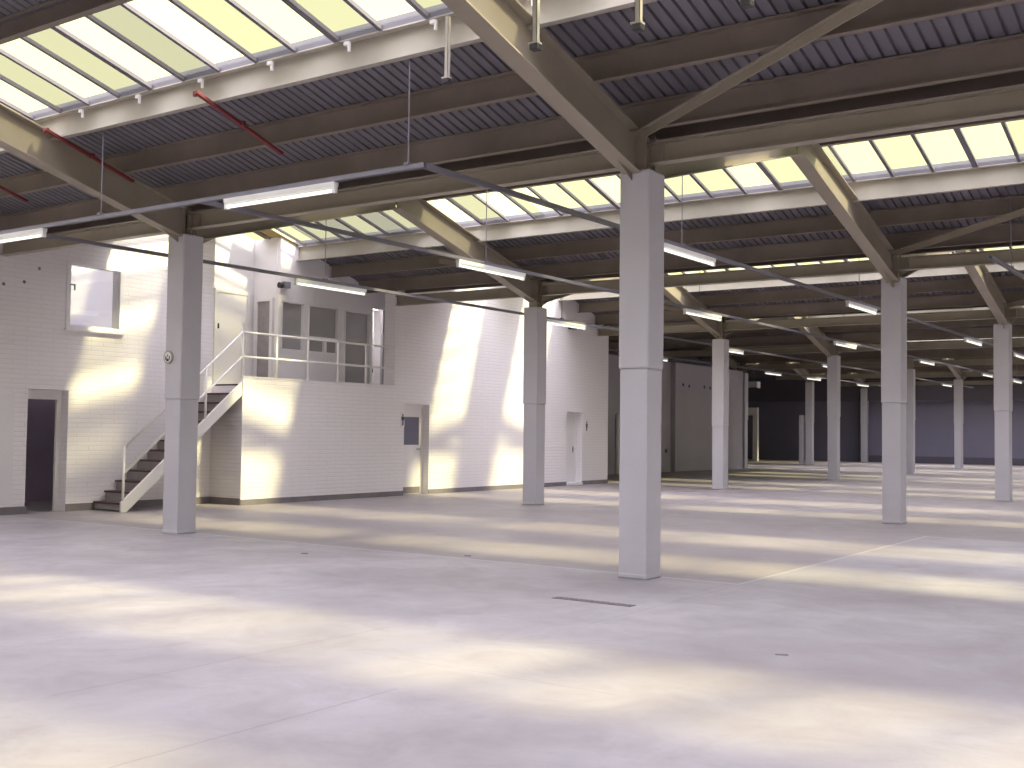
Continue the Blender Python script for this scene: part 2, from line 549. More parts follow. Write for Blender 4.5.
def deck_piece(j, side, d0, d1, name):
    """corrugated sheet from distance d0 to d1 off the ridge of bay j"""
    ridge = j * L + L / 2
    xs = []
    x = XO
    while x < XR:
        for dx, dz in ((0, 0.0), (PITCH * 0.72, 0.0), (PITCH * 0.78, 0.03), (PITCH * 0.94, 0.03)):
            xs.append((min(x + dx, XR), dz))
        x += PITCH
    rows = []
    for d in (d0, d1):
        y = ridge + side * d
        z = ZD + S * (L / 2 - d)
        rows.append([(xx, y, z + dz) for xx, dz in xs])
    mb = MB().strip(rows)
    o = mb.build(name, M['deck'])
    struct(o)
    # outer roof covering above the sheet
    mb = MB()
    ya, yb = ridge + side * d0, ridge + side * d1
    za, zb = ZD + S * (L / 2 - d0) + 0.06, ZD + S * (L / 2 - d1) + 0.06
    mb.hexa([(XO, ya, za), (XR, ya, za), (XR, yb, zb), (XO, yb, zb),
             (XO, ya, za + .04), (XR, ya, za + .04), (XR, yb, zb + .04), (XO, yb, zb + .04)])
    struct(mb.build('ceiling_cover', M['roof_outer']))
    return o


BAYS = range(-2, 6)
wn = 0
glass_me = {}
for j in BAYS:
    ridge = j * L + L / 2
    for side in (-1, 1):
        deck_piece(j, side, 0.0, UP_B, 'ceiling')
        deck_piece(j, side, LOW_B, L / 2, 'ceiling')
        wn += 1
        root = struct(empty('window_%d' % wn, (0, ridge + side * 1.4, 5.2)))
        xs0 = XO if j < 2 else (0.19 if j < 4 else -6.41)
        if j >= 2:  # opaque panel added instead of glass to keep sun off the far left block
            cov = MB()
            c0, c1 = ZD + S * (L / 2 - UP_B), ZD + S * (L / 2 - LOW_B)
            a0, a1 = ridge + side * UP_B, ridge + side * LOW_B
            cov.hexa([(XO, a0, c0), (xs0, a0, c0), (xs0, a1, c1), (XO, a1, c1),
                      (XO, a0, c0 + .08), (xs0, a0, c0 + .08), (xs0, a1, c1 + .08), (XO, a1, c1 + .08)])
            struct(cov.build('ceiling_sun_stop', M['deck']))
        y0, y1 = ridge + side * UP_B, ridge + side * LOW_B
        z0, z1 = ZD + S * (L / 2 - UP_B) + 0.03, ZD + S * (L / 2 - LOW_B) + 0.03
        g = MB()
        g.strip([[(xs0, y0, z0), (XR, y0, z0)], [(xs0, y1, z1), (XR, y1, z1)]])
        g.build('pane', M['roofglass'], root)
        b = MB()
        x = 0.19 - 0.55 * 15
        k = 0
        while x < XR:
            wide = 0.045 if (k * 7 + j) % 5 else 0.075
            if x >= xs0:
                b.beam((x, y0, z0 - 0.03), (x, y1, z1 - 0.03), wide, 0.04)
            x += 0.55
            k += 1
        b.build('glazing_bar', M['bar'], root)
        if j == 0 and side == 1:
            fz = lambda yy: ZD + S * (L - yy) + 0.012
            MB().hexa([(-4.93, 5.35, fz(5.35)), (-4.40, 5.35, fz(5.35)), (-4.40, y1, fz(y1)), (-4.93, y1, fz(y1)),
                       (-4.93, 5.35, fz(5.35) + .004), (-4.40, 5.35, fz(5.35) + .004), (-4.40, y1, fz(y1) + .004), (-4.93, y1, fz(y1) + .004)]
                      ).build('stained_sheet', M['amber'], root)
        # kerb closing the band to the sheet
        kb = MB()
        for yy, zz in ((y0, z0), (y1, z1)):
            kb.box(XO, XR, yy - 0.02, yy + 0.02, zz - 0.05, zz + 0.06)
        kb.build('kerb', M['bar'], root)

ORD = {-1: 'behind the camera', 0: 'first', 1: 'second', 2: 'third', 3: 'fourth', 4: 'fifth', 5: 'sixth', 6: 'seventh'}
# valley beams, gutters, purlins
for j in range(0, 7):
    y = j * L
    x0 = XL if j == 0 else (XF if j in (1, 2) else -8.4)
    if j == 6:
        y = 49.45
    mb = MB().ibeam((x0, y, 3.98), (XR, y, 3.98), 0.13, 0.20)
    lab = {0: 'deep beige steel beam across the top of the big near column, dark gap above it',
           1: 'beige valley beam just behind the nearest one, lit slits along its top',
           2: 'valley beam over the third cross row of columns, behind the one with lit slits'}.get(
        j, 'distant valley beam over the %s cross row of columns' % ORD[j])
    root = mb.build('valley_beam', M['steel'])
    tag(root, lab, 'steel beam', 'valley beams over the cross rows of columns')
    # stiffener plates and bolts over the columns
    for i in range(0 if j < 3 else -1, 3):
        for dx in (-0.25, 0.25):
            if i * W + dx > x0:
                MB().box(i * W + dx - 0.006, i * W + dx + 0.006, y - 0.064, y + 0.064, 3.99, 4.17).build('stiffener', M['steel'], root)
    if j < 6:
        g = MB()
        g.box(x0, XR, y - 0.11, y - 0.10, 4.42, 4.47)
        g.box(x0, XR, y + 0.10, y + 0.11, 4.42, 4.47)
        g.box(x0, XR, y - 0.11, y + 0.11, 4.40, 4.42)
        tag(g.build('roof_gutter', M['gutter']),
            'dark gutter trough above the %s valley beam from the camera' % ORD[j], 'gutter', 'roof gutters')


def purlin(j, side, d, kind):
    ridge = j * L + L / 2
    y = ridge + side * d
    zt = ZD + S * (L / 2 - d) - 0.005
    x0 = XL if y < 5.86 else (-4.45 if y < 8.26 else (XF if y < 17.15 else -8.4))
    if y < 5.86 and y > 4.13:
        x0 = -5.2
    h = {'purlin': 0.25, 'valley': 0.27, 'rail': 0.29, 'top': 0.22}[kind]
    mb = MB()
    z = zt - h
    bw, tf = 0.085, 0.012
    # channel section, web on the ridge side
    mb.box(x0, XR, y - bw / 2, y + bw / 2, z, z + tf)
    mb.box(x0, XR, y - bw / 2, y + bw / 2, zt - tf, zt)
    mb.box(x0, XR, y + bw / 2 - 0.010, y + bw / 2, z, zt)
    far = 'camera side' if side < 0 else 'far side'
    bay = ORD[j] + ' roof bay'
    lab = {'purlin': 'brown purlin halfway down, %s of the %s' % (far, bay),
           'valley': 'lowest brown purlin beside the gutter, %s of the %s' % (far, bay),
           'rail': 'pale rail below the skylight, %s of the %s' % (far, bay),
           'top': 'dark rail along the skylight top, %s of the %s' % (far, bay)}[kind]
    m = M['steel_pale'] if kind == 'rail' else M['steel_dark']
    nm = {'purlin': 'roof_purlin', 'valley': 'roof_purlin', 'rail': 'skylight_rail', 'top': 'skylight_rail'}[kind]
    o = tag(mb.build(nm, m), lab, 'steel purlin' if nm == 'roof_purlin' else 'steel rail',
            'purlins under the roof sheets' if nm == 'roof_purlin' else 'rails along the skylights')
    return o, y, z, zt


for j in range(0, 6):
    for side in (-1, 1):
        if j == 0 and side == -1:
            pass
        purlin(j, side, 3.10, 'purlin')
        purlin(j, side, 3.93, 'valley')
        o, y, z, zt = purlin(j, side, 2.16, 'rail')
        purlin(j, side, 0.68, 'top')
# the bay over the camera: its far slope carries the same members, seen overhead
_ORD0 = dict(ORD)
for key, d in (('purlin', 3.10), ('valley', 3.93), ('rail', 2.16), ('top', 0.68)):
    ORD[-1] = 'overhead'
    o, y, z, zt = purlin(-1, 1, d, key)
    if key == 'rail':
        # small white clips holding the glass along the rail
        for k in range(9):
            x = 0.62 + 1.03 * k
            cl = MB()
            cl.box(x - 0.03, x + 0.03, y - 0.075, y - 0.045, zt - 0.07, zt - 0.035)
            cl.box(x + 0.015, x + 0.035, y - 0.07, y - 0.045, zt - 0.13, zt - 0.05)
            cl.build('glass_clip', M['white'], o)
purlin(-1, -1, 0.68, 'top')

# ------------------------------------------------------------------ columns
COLS = []
LINES = {0: 'staircase line', 1: 'line of the big near column', -1: 'far left line'}


def column(i, j, dx=0.0, dy=0.0, step=1.95, top=3.86):
    x, y = i * W + dx, j * L + dy
    names = {(1, 0): 'thick white square column standing nearest the camera, mid-picture',
             (0, 0): 'white column in front of the staircase with a round dial plate on it',
             (0, 1): 'white column in front of the sunlit brick wall, between the two toilet doors',
             (1, 1): 'tall white column second in line behind the big near column',
             (1, 2): 'white column near the right edge, third in line behind the big near column',
             (0, 2): 'slim white column third in the staircase line, just right of the big near column',
             (0, 3): 'slim white column fourth in the staircase line',
             (0, 4): 'thin white column peeping out behind the second column of the big column line',
             (0, 5): 'thin distant white column sixth in the staircase line, against the far wall',
             (-1, 4): 'white column at the end of the grey block wall with the row of holes',
             (-1, 5): 'distant white column with a low grey board leaning at its left side',
             (-1, 6): 'distant white column touching the dark far wall, dark strip down its side'}
    root = empty('square_column', (x, y, 0), names[(i, j)], 'column', 'white square columns')
    a = 0.150
    mb = MB().box(x - a, x + a, y - a, y + a, 0, step)
    # worn foot
    mb.box(x - a - 0.004, x + a + 0.004, y - a - 0.004, y + a + 0.004, 0, 0.05)
    mb.build('shaft', M['column'], root, bevel=0.012)
    b = 0.163
    MB().box(x - b, x + b, y - b, y + b, step, top).build('casing', M['column'], root, bevel=0.02)
    # steel stub and bearing plate under the rafters
    st = MB()
    st.box(x - 0.09, x + 0.09, y - 0.10, y + 0.10, top, top + 0.02)
    st.box(x - 0.09, x + 0.09, y - 0.10, y - 0.088, top + 0.02, 4.28)
    st.box(x - 0.09, x + 0.09, y + 0.088, y + 0.10, top + 0.02, 4.28)
    st.box(x - 0.006, x + 0.006, y - 0.088, y + 0.088, top + 0.02, 4.28)
    st.build('bearing', M['steel'], root)
    COLS.append(root)
    return root


column(1, 0, 0.03, -0.03, 1.99, 3.90)
c00 = column(0, 0, -0.04, -0.0, 1.74, 3.90)
column(0, 1, 0.04, -0.1, 1.9, 3.74)
column(0, 2, 0.05, 0, 1.55, 3.76)
column(0, 3, 0.1)
column(0, 4, 0.18, -0.2)
column(0, 5, -0.1)
column(1, 1, -0.05, 0.25, 1.9, 3.90)
column(1, 2, -0.06, 0.1)
column(-1, 4, 0.2, 0.1)
column(-1, 5)
column(-1, 6, 0, -0.2)


# ------------------------------------------------------------------ rafters
def rafter(i, j, side, lab, j_foot):
    """one sloping rafter of frame i from the column at row j_foot up to the ridge"""
    x = i * W
    yf = j_foot * L
    d = -1 if side < 0 else 1          # direction from the foot to the ridge along y
    zb0 = 3.82
    y0, y1 = yf + d * 0.02, yf + d * L / 2
    z1 = zb0 + S * (L / 2)
    bw, h, tf = 0.19, 0.40, 0.018
    mb = MB()
    mb.ibeam((x, y0, zb0), (x, y1, z1), bw, h, tf, 0.012)
    # haunch plate at the foot and end plate at the ridge
    mb.hexa([(x - 0.006, y0, zb0 - 0.10), (x + 0.006, y0, zb0 - 0.10), (x + 0.006, y0 + d * 0.45, zb0 + S * 0.45), (x - 0.006, y0 + d * 0.45, zb0 + S * 0.45),
             (x - 0.006, y0, zb0 + 0.02), (x + 0.006, y0, zb0 + 0.02), (x + 0.006, y0 + d * 0.45, zb0 + S * 0.45 + 0.02), (x - 0.006, y0 + d * 0.45, zb0 + S * 0.45 + 0.02)])
    mb.box(x - bw / 2, x + bw / 2, y0 - 0.009, y0 + 0.009, zb0 - 0.02, zb0 + h)
    return tag(mb.build('roof_rafter', M['steel'], bevel=0.003), lab, 'steel rafter', 'sloping rafters')


nm_line = {0: 'the staircase line', 1: 'the big column line', -1: 'the far left line'}
nth = ['first', 'second', 'third', 'fourth', 'fifth', 'sixth', 'seventh']
for i in (0, 1, -1):
    for jf in range(0 if i >= 0 else 4, 7):
        if i == 1 and jf > 4:
            continue
        for side in (-1, 1):
            if jf == 6 and side == 1:
                continue
            lab = 'beige rafter rising %s from the %s column of %s' % (
                'towards the camera' if side < 0 else 'away from the camera', nth[jf], nm_line[i])
            rafter(i, jf, side, lab, jf)

# diagonal roof braces
def brace(p0, p1, lab):
    mb = MB()
    mb.beam(p0, p1, 0.09, 0.012, off=0.04)
    mb.beam(p0, p1, 0.012, 0.085)
    tag(mb.build('diagonal_brace', M['steel']), lab, 'steel brace', 'diagonal roof braces')


def rb(y, jf, side=-1):
    return 4.17 + S * abs(y - jf * L)


for i, jf, dx, lab in ((1, 0, 1, 'beige diagonal brace running up and right from the top of the big near column'),
                       (1, 1, 1, 'beige diagonal brace running up and right from the second column behind the big one'),
                       (1, 2, 1, 'beige diagonal brace running right from the column by the right edge')):
    y0 = jf * L - 0.2
    y1 = jf * L - 2.05
    brace((i * W + dx * 0.1, y0, rb(y0, jf)), (i * W + dx * 3.9, y1, rb(y1, jf)), lab)
for jf, lab in ((1, 'dark short brace left of the rafter above the column by the sunlit wall'),
                (2, 'dark short brace by the rafter above the slim third staircase line column')):
    for k in (0, 1):
        y0 = jf * L - 0.5 - 0.55 * k
        brace((-0.1, y0, rb(y0, jf) + 0.02), (-1.3, y0 - 0.9, rb(y0 - 0.9, jf) + 0.02),
              lab if k == 0 else lab.replace('dark short', 'upper dark short'))

# red rods under the purlins of the overhead bay
for x, lab in ((2.82, 'dark red rod under the roof, right of the three, below the skylight rail'),
               (0.20, 'dark red rod under the roof, middle one, just right of the left rafter'),
               (-2.10, 'dark red rod under the roof by the left edge, left of the rafter')):
    yA, yB = -2.25, -0.98
    f = lambda y: 4.15 + S * abs(y)
    mb = MB().beam((x + 0.04, yA, f(yA)), (x - 0.05, yB, f(yB)), 0.045, 0.03)
    root = tag(mb.build('red_rod', M['red']), lab, 'rod', 'dark red rods under the roof')
    for yy in (yA + 0.03, (yA + yB) / 2):
        MB().box(x - 0.03, x + 0.05, yy - 0.015, yy + 0.015, f(yy) - 0.02, f(yy) + 0.03).build('rod_clip', M['red'], root)

# ------------------------------------------------------------------ hanging trunking and lights
ZT = 3.73


def trunk(p0, p1, lab):
    mb = MB()
    mb.beam(p0, p1, 0.05, 0.004, off=0.022)
    s = Vector(p1) - Vector(p0)
    d = s.normalized()
    n = d.cross(Vector((0, 0, 1))).normalized()
    for k in (-1, 1):
        mb.beam(Vector(p0) + n * k * 0.023, Vector(p1) + n * k * 0.023, 0.004, 0.045)
        mb.beam(Vector(p0) + n * k * 0.016, Vector(p1) + n * k * 0.016, 0.014, 0.003, off=-0.021)
    return tag(mb.build('light_trunking', M['trunk']), lab, 'cable trunking', 'hanging light trunking')


LX = {'B': -0.73, 'A': 2.63, 'C': 5.62, 'D': 8.70}
YX = -1.98
tr = {}
tr['X'] = trunk((XL + 0.02, YX, ZT), (LX['C'] + 0.03, YX, ZT), 'grey trunking running across, parallel to the nearest valley beam')
tr['B'] = trunk((LX['B'], YX, ZT), (LX['B'], 47, ZT), 'grey trunking running away just behind the staircase column')
tr['A'] = trunk((LX['A'], YX, ZT), (LX['A'], 47, ZT), 'grey trunking running away midway between the two nearest columns')
tr['C'] = trunk((LX['C'], YX, ZT), (LX['C'], 38, ZT), 'grey trunking starting mid-picture and passing behind the big near column')
tr['D'] = trunk((LX['D'], 5.9, ZT), (LX['D'], 12, ZT), 'grey trunking entering at the right edge beyond the second column')
tr['F'] = trunk((-4.1, 18, ZT), (-4.1, 47, ZT), 'grey trunking in the far left aisle beyond the white wall end')


def rod(parent, x, y, z1):
    mb = MB().tube((x, y, ZT + 0.02), (x, y, z1), 0.007, 8)
    mb.box(x - 0.03, x + 0.03, y - 0.035, y + 0.035, ZT + 0.018, ZT + 0.045)
    mb.build('hanger', M['trunk'], parent)


def light(ax, x, y, half, lab, group='fluorescent batten lights'):
    root = empty('fluorescent_light', (x, y, ZT - 0.03), lab, 'ceiling light', group)
    h, t, e = MB(), MB(), MB()
    if ax == 'y':
        h.hexa([(x - 0.028, y - half, ZT - 0.075), (x + 0.028, y - half, ZT - 0.075), (x + 0.028, y + half, ZT - 0.075), (x - 0.028, y + half, ZT - 0.075),
                (x - 0.036, y - half, ZT - 0.026), (x + 0.036, y - half, ZT - 0.026), (x + 0.036, y + half, ZT - 0.026), (x - 0.036, y + half, ZT - 0.026)])
        t.tube((x, y - half + 0.035, ZT - 0.105), (x, y + half - 0.035, ZT - 0.105), 0.019, 12)
        for k in (-1, 1):
            e.box(x - 0.022, x + 0.022, y + k * (half - 0.02) - 0.018, y + k * (half - 0.02) + 0.018, ZT - 0.13, ZT - 0.075)
    else:
        h.hexa([(x - half, y - 0.028, ZT - 0.075), (x + half, y - 0.028, ZT - 0.075), (x + half, y + 0.028, ZT - 0.075), (x - half, y + 0.028, ZT - 0.075),
                (x - half, y - 0.036, ZT - 0.026), (x + half, y - 0.036, ZT - 0.026), (x + half, y + 0.036, ZT - 0.026), (x - half, y + 0.036, ZT - 0.026)])
        t.tube((x - half + 0.035, y, ZT - 0.105), (x + half - 0.035, y, ZT - 0.105), 0.019, 12)
        for k in (-1, 1):
            e.box(x + k * (half - 0.02) - 0.018, x + k * (half - 0.02) + 0.018, y - 0.022, y + 0.022, ZT - 0.13, ZT - 0.075)
    h.build('housing', M['housing'], root, bevel=0.004)
    t.build('tube', M['tube'], root, smooth=False)
    for k in (0, 1):
        q = MB()
        q.v = e.v[8 * k:8 * k + 8]
        q.f = e.f[:6]
        q.build('end_holder', M['housing'], root)
    return root


light('x', 3.80, YX, 0.77, 'long white batten light on the cross trunking, right of the staircase column')
light('x', -0.90, YX, 0.77, 'long white batten light on the cross trunking at the left edge, above the small window')
FY = {'A': (3.2, 10.1, 18.4, 26.0, 34.2, 39.6), 'B': (3.45, 10.5, 19.0, 27.0, 34.6, 42.1), 'C': (3.3, 10.3, 18.7, 24.3, 34.0)}
dsc = {'A': 'on the trunking left of the big column',
       'B': 'on the trunking just behind the staircase column',
       'C': 'on the trunking behind the big near column'}
for k, ys in FY.items():
    for n, y in enumerate(ys):
        light('y', LX[k], y, 0.80, 'white batten light, %s from the camera %s' % (nth[n], dsc[k]))
        rod(tr[k], LX[k], y - 0.15, roof(y - 0.15) - 0.05)
for n, (x, y) in enumerate(((-4.1, 21.0), (-4.1, 34.7), (-4.1, 41.0), (-4.1, 30.4))):
    light('y', x, y, 0.8, ['white batten light in the far left aisle, nearest the white wall end',
                           'white batten light in the far left aisle, third along',
                           'white batten light in the far left aisle, farthest',
                           'white batten light in the far left aisle, second along'][n])
    rod(tr['F'], x, y - 0.15, roof(y) - 0.05)
for y in (7.2,):
    rod(tr['D'], LX['D'], y, roof(y) - 0.05)
rod(tr['X'], 0.95, YX, 4.70)
rod(tr['X'], 5.45, YX, 4.70)

# short pale droppers with black ends hanging from the skylight rails
for x, y, z, zt, lab in ((5.99, -2.12, 4.38, 4.95, 'pale dropper with black end, hanging left of the big rafter'),
                         (7.80, -3.45, 3.95, 5.10, 'pale dropper with black end, hanging in front of the big rafter'),
                         (8.58, -3.45, 3.93, 5.10, 'pale dropper with black end, second to the right of the big rafter'),
                         (9.31, -3.45, 3.93, 5.10, 'pale dropper with black end, only its tip showing at the top edge')):
    mb = MB().box(x - 0.018, x + 0.018, y - 0.018, y - 0.014, z + 0.04, zt)
    mb.box(x - 0.018, x - 0.014, y - 0.018, y + 0.018, z + 0.04, zt)
    mb.box(x + 0.014, x + 0.018, y - 0.018, y + 0.018, z + 0.04, zt)
    root = tag(mb.build('hanging_dropper', M['steel_pale']), lab, 'hanging bracket', 'droppers with black ends')
    MB().box(x - 0.045, x + 0.03, y - 0.03, y + 0.03, z + 0.028, z + 0.04).build('plate', M['steel_pale'], root)
    MB().box(x - 0.032, x + 0.032, y - 0.03, y + 0.03, z - 0.015, z + 0.028).build('socket', M['black'], root, bevel=0.005)

# ------------------------------------------------------------------ staircase
st = empty('staircase', (-3.9, 1.7, 0), 'steep open-sided staircase with white stringers and dark treads up to the gallery', 'staircase')
N = 13
mbT = []
RI, GO = 0.169, 0.203
for k in range(N):
    z = 0.115 + RI * k
    y = 1.70 + GO * k
    x0, x1 = XL + 0.01, XF - 0.06
    if k == 0:
        x1 = XF - 0.06
    t = MB().box(x0, x1, y, y + 0.24, z, z + 0.030)
    t.build('tread', M['tread'], st, bevel=0.004)
    rs = MB().box(x0, x1, y + 0.030, y + 0.042, z - RI + 0.03 if k else 0.02, z)
    rs.build('riser', M['riser'], st)


def stringer(x, w):
    mb = MB()
    y0, y1 = 1.64, 4.12
    za = lambda y: 0.145 + (y - 1.70) * RI / GO       # nosing line
    lo, hi = 0.20, 0.06
    pts = [(y0 + 0.12, 0.0), (1.66, 0.0), (1.66, 0.16), (y1, za(y1) + hi - 0.02), (y1, za(y1) - lo)]
    n = len(mb.v)
    for yy, zz in pts:
        mb.v.append((x - w / 2, yy, max(zz, 0)))
    for yy, zz in pts:
        mb.v.append((x + w / 2, yy, max(zz, 0)))
    c = len(pts)
    mb.f.append(tuple(range(c)))
    mb.f.append(tuple(range(2 * c - 1, c - 1, -1)))
    for k in range(c):
        mb.f.append((k, (k + 1) % c, c + (k + 1) % c, c + k))
    return mb


stringer(XF - 0.035, 0.045).build('stringer', M['rail'], st, bevel=0.003)

rl = empty('gallery_railing', (XF - 0.06, 4.15, PAR), 'white tubular railing with two rails along the gallery and down the stairs', 'railing')
xr = XF - 0.05
R = 0.021
for z in (3.10, 2.66):
    MB().tube((xr, 4.15, z), (xr, 8.24, z), R, 10).build('rail', M['rail'], rl, smooth=True)
for y in (4.15, 4.97, 5.78, 6.60, 7.41):
    MB().tube((xr, y, PAR - 0.005), (xr, y, 3.10), R * 0.95, 10).build('post', M['rail'], rl, smooth=True)
sx = XF - 0.035
MB().tube((sx, 1.73, 1.05), (xr, 4.15, 3.10), R, 10).build('rail', M['rail'], rl, smooth=True)
MB().tube((sx, 1.73, 0.64), (xr, 4.15, 2.66), R, 10).build('rail', M['rail'], rl, smooth=True)
MB().tube((sx, 1.70, 0.0), (sx, 1.70, 1.07), R, 10).build('post', M['rail'], rl, smooth=True)
MB().tube((sx, 3.33, 1.33), (sx, 3.33, 2.42), R, 10).build('post', M['rail'], rl, smooth=True)
MB().box(XF - 0.08, XF + 0.012, 4.12, 8.25, PAR, PAR + 0.02).build('coping', M['white'], None)
cp = bpy.data.objects['coping']
cp.name = 'trim_2'
struct(cp)

# ------------------------------------------------------------------ doors and windows in the walls
def person_sign(x, y, z, lab, skirt=False):
    mb = MB().box(x, x + 0.006, y - 0.055, y + 0.055, z - 0.16, z + 0.16)
    root = tag(mb.build('toilet_sign', M['white']), lab, 'sign')
    f = MB()
    xx = x + 0.0065
    f.tube((xx, y, z + 0.095), (xx + 0.002, y, z + 0.095), 0.022, 14)
    top, hip = z + 0.065, z - 0.01
    if skirt:
        f.hexa([(xx, y - 0.012, z - 0.06), (xx + .002, y - 0.012, z - 0.06), (xx + .002, y + 0.04, z - 0.06), (xx, y + 0.04, z - 0.06),
                (xx, y - 0.02, top), (xx + .002, y - 0.02, top), (xx + .002, y + 0.02, top), (xx, y + 0.02, top)])
    else:
        f.box(xx, xx + 0.002, y - 0.028, y + 0.028, hip, top)
    for s_ in (-1, 1):
        f.box(xx, xx + 0.002, y + s_ * 0.014 - 0.010, y + s_ * 0.014 + 0.010, z - 0.13, hip)
        f.box(xx, xx + 0.002, y + s_ * 0.040 - 0.007, y + s_ * 0.040 + 0.007, z - 0.02, top - 0.005)
    f.build('pictogram', M['black'], root)
    return root


# toilet door nearer the stairs: leaf with a dark glass panel
xd = XF - 0.20
d = struct(empty('door_1', (xd, 9.0, 0)))
fr = MB()
fr.box(xd - 0.03, xd + 0.03, 8.58, 8.63, 0, 1.93).box(xd - 0.03, xd + 0.03, 9.37, 9.42, 0, 1.93).box(xd - 0.03, xd + 0.03, 8.63, 9.37, 1.86, 1.93)
fr.build('door_frame', M['white'], d)
lf = MB()
lf.box(xd - 0.02, xd + 0.02, 8.63, 9.37, 0.01, 1.06).box(xd - 0.02, xd + 0.02, 8.63, 9.37, 1.66, 1.86)
lf.box(xd - 0.02, xd + 0.02, 8.63, 8.72, 1.06, 1.66).box(xd - 0.02, xd + 0.02, 9.30, 9.37, 1.06, 1.66)
lf.build('door_leaf', M['white'], d, bevel=0.003)
MB().box(xd - 0.008, xd + 0.008, 8.72, 9.30, 1.06, 1.66).build('door_glass', M['blueglass'], d)
MB().box(xd + 0.02, xd + 0.024, 8.66, 9.35, 0.02, 0.16).build('kick_plate', M['skirt'], d)
h = MB().tube((xd + 0.02, 9.29, 0.97), (xd + 0.06, 9.29, 0.97), 0.010, 8)
h.tube((xd + 0.06, 9.29, 0.97), (xd + 0.06, 9.18, 0.97), 0.009, 8)
h.build('door_handle', M['black'], d)
person_sign(XF, 8.53, 1.60, 'small white toilet sign with black figure, left of the door with dark glass')

# second toilet door
d = struct(empty('door_2', (xd, 15.4, 0)))
fr = MB()
fr.box(xd - 0.03, xd + 0.03, 15.04, 15.09, 0, 1.90).box(xd - 0.03, xd + 0.03, 15.75, 15.80, 0, 1.90).box(xd - 0.03, xd + 0.03, 15.09, 15.75, 1.80, 1.90)
fr.build('door_frame', M['white'], d)
MB().box(xd - 0.02, xd + 0.02, 15.09, 15.75, 0.01, 1.80).build('door_leaf', M['plaster'], d, bevel=0.003)
MB().box(xd + 0.02, xd + 0.026, 15.61, 15.65, 0.84, 1.00).tube((xd + 0.02, 15.63, 0.93), (xd + 0.06, 15.63, 0.93), 0.01, 8).build('door_handle', M['trunk'], d)
person_sign(XF, 16.02, 1.55, 'small white toilet sign with black figure, right of the far plain door', True)
struct(MB().box(XF - 0.3, XF + 0.03, 15.02, 15.82, 0, 0.06).build('trim_3', M['plaster']))

# doorway left of the stairs with a recessed light panel over the opening
d = struct(empty('door_3', (XL - 0.2, 0.84, 0)))
fr = MB()
fr.box(XL - 0.25, XL - 0.19, 0.49, 1.20, 1.80, 1.95)
fr.box(XL - 0.25, XL - 0.19, 1.13, 1.20, 0, 1.80)
fr.box(XL - 0.25, XL - 0.19, 0.49, 0.53, 0, 1.80)
fr.build('door_frame', M['white'], d)
# door leaf standing open inside, with a narrow glazed slot
lf = MB()
hx, hy = XL - 0.27, 0.52
ux, uy = -0.96, 0.28
def lp(a, z, o=0.0):
    return (hx + ux * a - uy * o, hy + uy * a + ux * o, z)
def slab(mb, a0, a1, z0, z1, t=0.02):
    mb.hexa([lp(a0, z0, -t), lp(a1, z0, -t), lp(a1, z0, t), lp(a0, z0, t), lp(a0, z1, -t), lp(a1, z1, -t), lp(a1, z1, t), lp(a0, z1, t)])
slab(lf, 0, 0.62, 0.01, 1.0)
slab(lf, 0, 0.62, 1.65, 1.79)
slab(lf, 0, 0.10, 1.0, 1.65)
slab(lf, 0.36, 0.62, 1.0, 1.65)
lf.build('door_leaf', M['grey_wall'], d)
gl = MB()
slab(gl, 0.10, 0.36, 1.0, 1.65, 0.006)
gl.build('door_glass', M['beige'], d)

# small square window in the left wall
w = struct(empty('window_40', (XL, 1.64, 3.5)))
fr = MB()
y0, y1, z0, z1 = 1.10, 2.17, 2.95, 4.06
for a, b, c_, d_ in ((y0, y1, z0, z0 + 0.07), (y0, y1, z1 - 0.07, z1), (y0, y0 + 0.07, z0 + 0.07, z1 - 0.07), (y1 - 0.07, y1, z0 + 0.07, z1 - 0.07)):
    fr.box(XL - 0.10, XL + 0.03, a, b, c_, d_)
fr.build('window_frame', M['white'], w)
MB().box(XL - 0.06, XL + 0.07, y0 - 0.02, y1 + 0.03, z0 - 0.03, z0 + 0.01).build('window_sill', M['white'], w, bevel=0.004)
MB().box(XL - 0.02, XL - 0.014, y0 + 0.07, y1 - 0.07, z0 + 0.07, z1 - 0.07).build('pane', M['clearglass'], w)
MB().box(XL + 0.0, XL + 0.05, 1.15, 1.24, 3.66, 3.68).box(XL + 0.03, XL + 0.05, 1.22, 1.24, 3.58, 3.68).build('window_catch', M['trunk'], w)
# a white inner door seen through it
di = struct(empty('door_4', (-6.49, 2.2, 2.3)))
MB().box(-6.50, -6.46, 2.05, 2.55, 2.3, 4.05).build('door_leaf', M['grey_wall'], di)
MB().box(-6.46, -6.45, 2.14, 2.24, 3.0, 3.8).build('door_glass', M['white'], di)

# gallery: recess door, landing glass, partition windows
d = struct(empty('door_5', (-5.19, 5.2, GAL)))
MB().box(-5.2, -5.165, 4.85, 4.92, GAL, 4.08).box(-5.2, -5.165, 5.66, 5.73, GAL, 4.08).box(-5.2, -5.165, 4.92, 5.66, 4.01, 4.08).build('door_frame', M['rail'], d)
MB().box(-5.2, -5.18, 4.92, 5.66, GAL, 4.01).build('door_leaf', M['white'], d)
MB().box(-5.18, -5.15, 4.93, 4.95, 3.3, 3.4).build('hinge', M['black'], d)
d = struct(empty('door_6', (-4.9, 5.84, GAL)))
MB().box(-5.12, -5.04, 5.80, 5.85, GAL, 3.95).box(-4.68, -4.60, 5.80, 5.85, GAL, 3.95).box(-5.04, -4.68, 5.80, 5.85, 3.90, 3.95).build('door_frame', M['white'], d)
MB().box(-5.04, -4.68, 5.83, 5.85, GAL, 3.90).build('door_glass', M['riser'], d)
struct(MB().box(-4.53, -4.43, 5.80, 5.86, GAL, 4.0).build('trim_4', M['rail']))
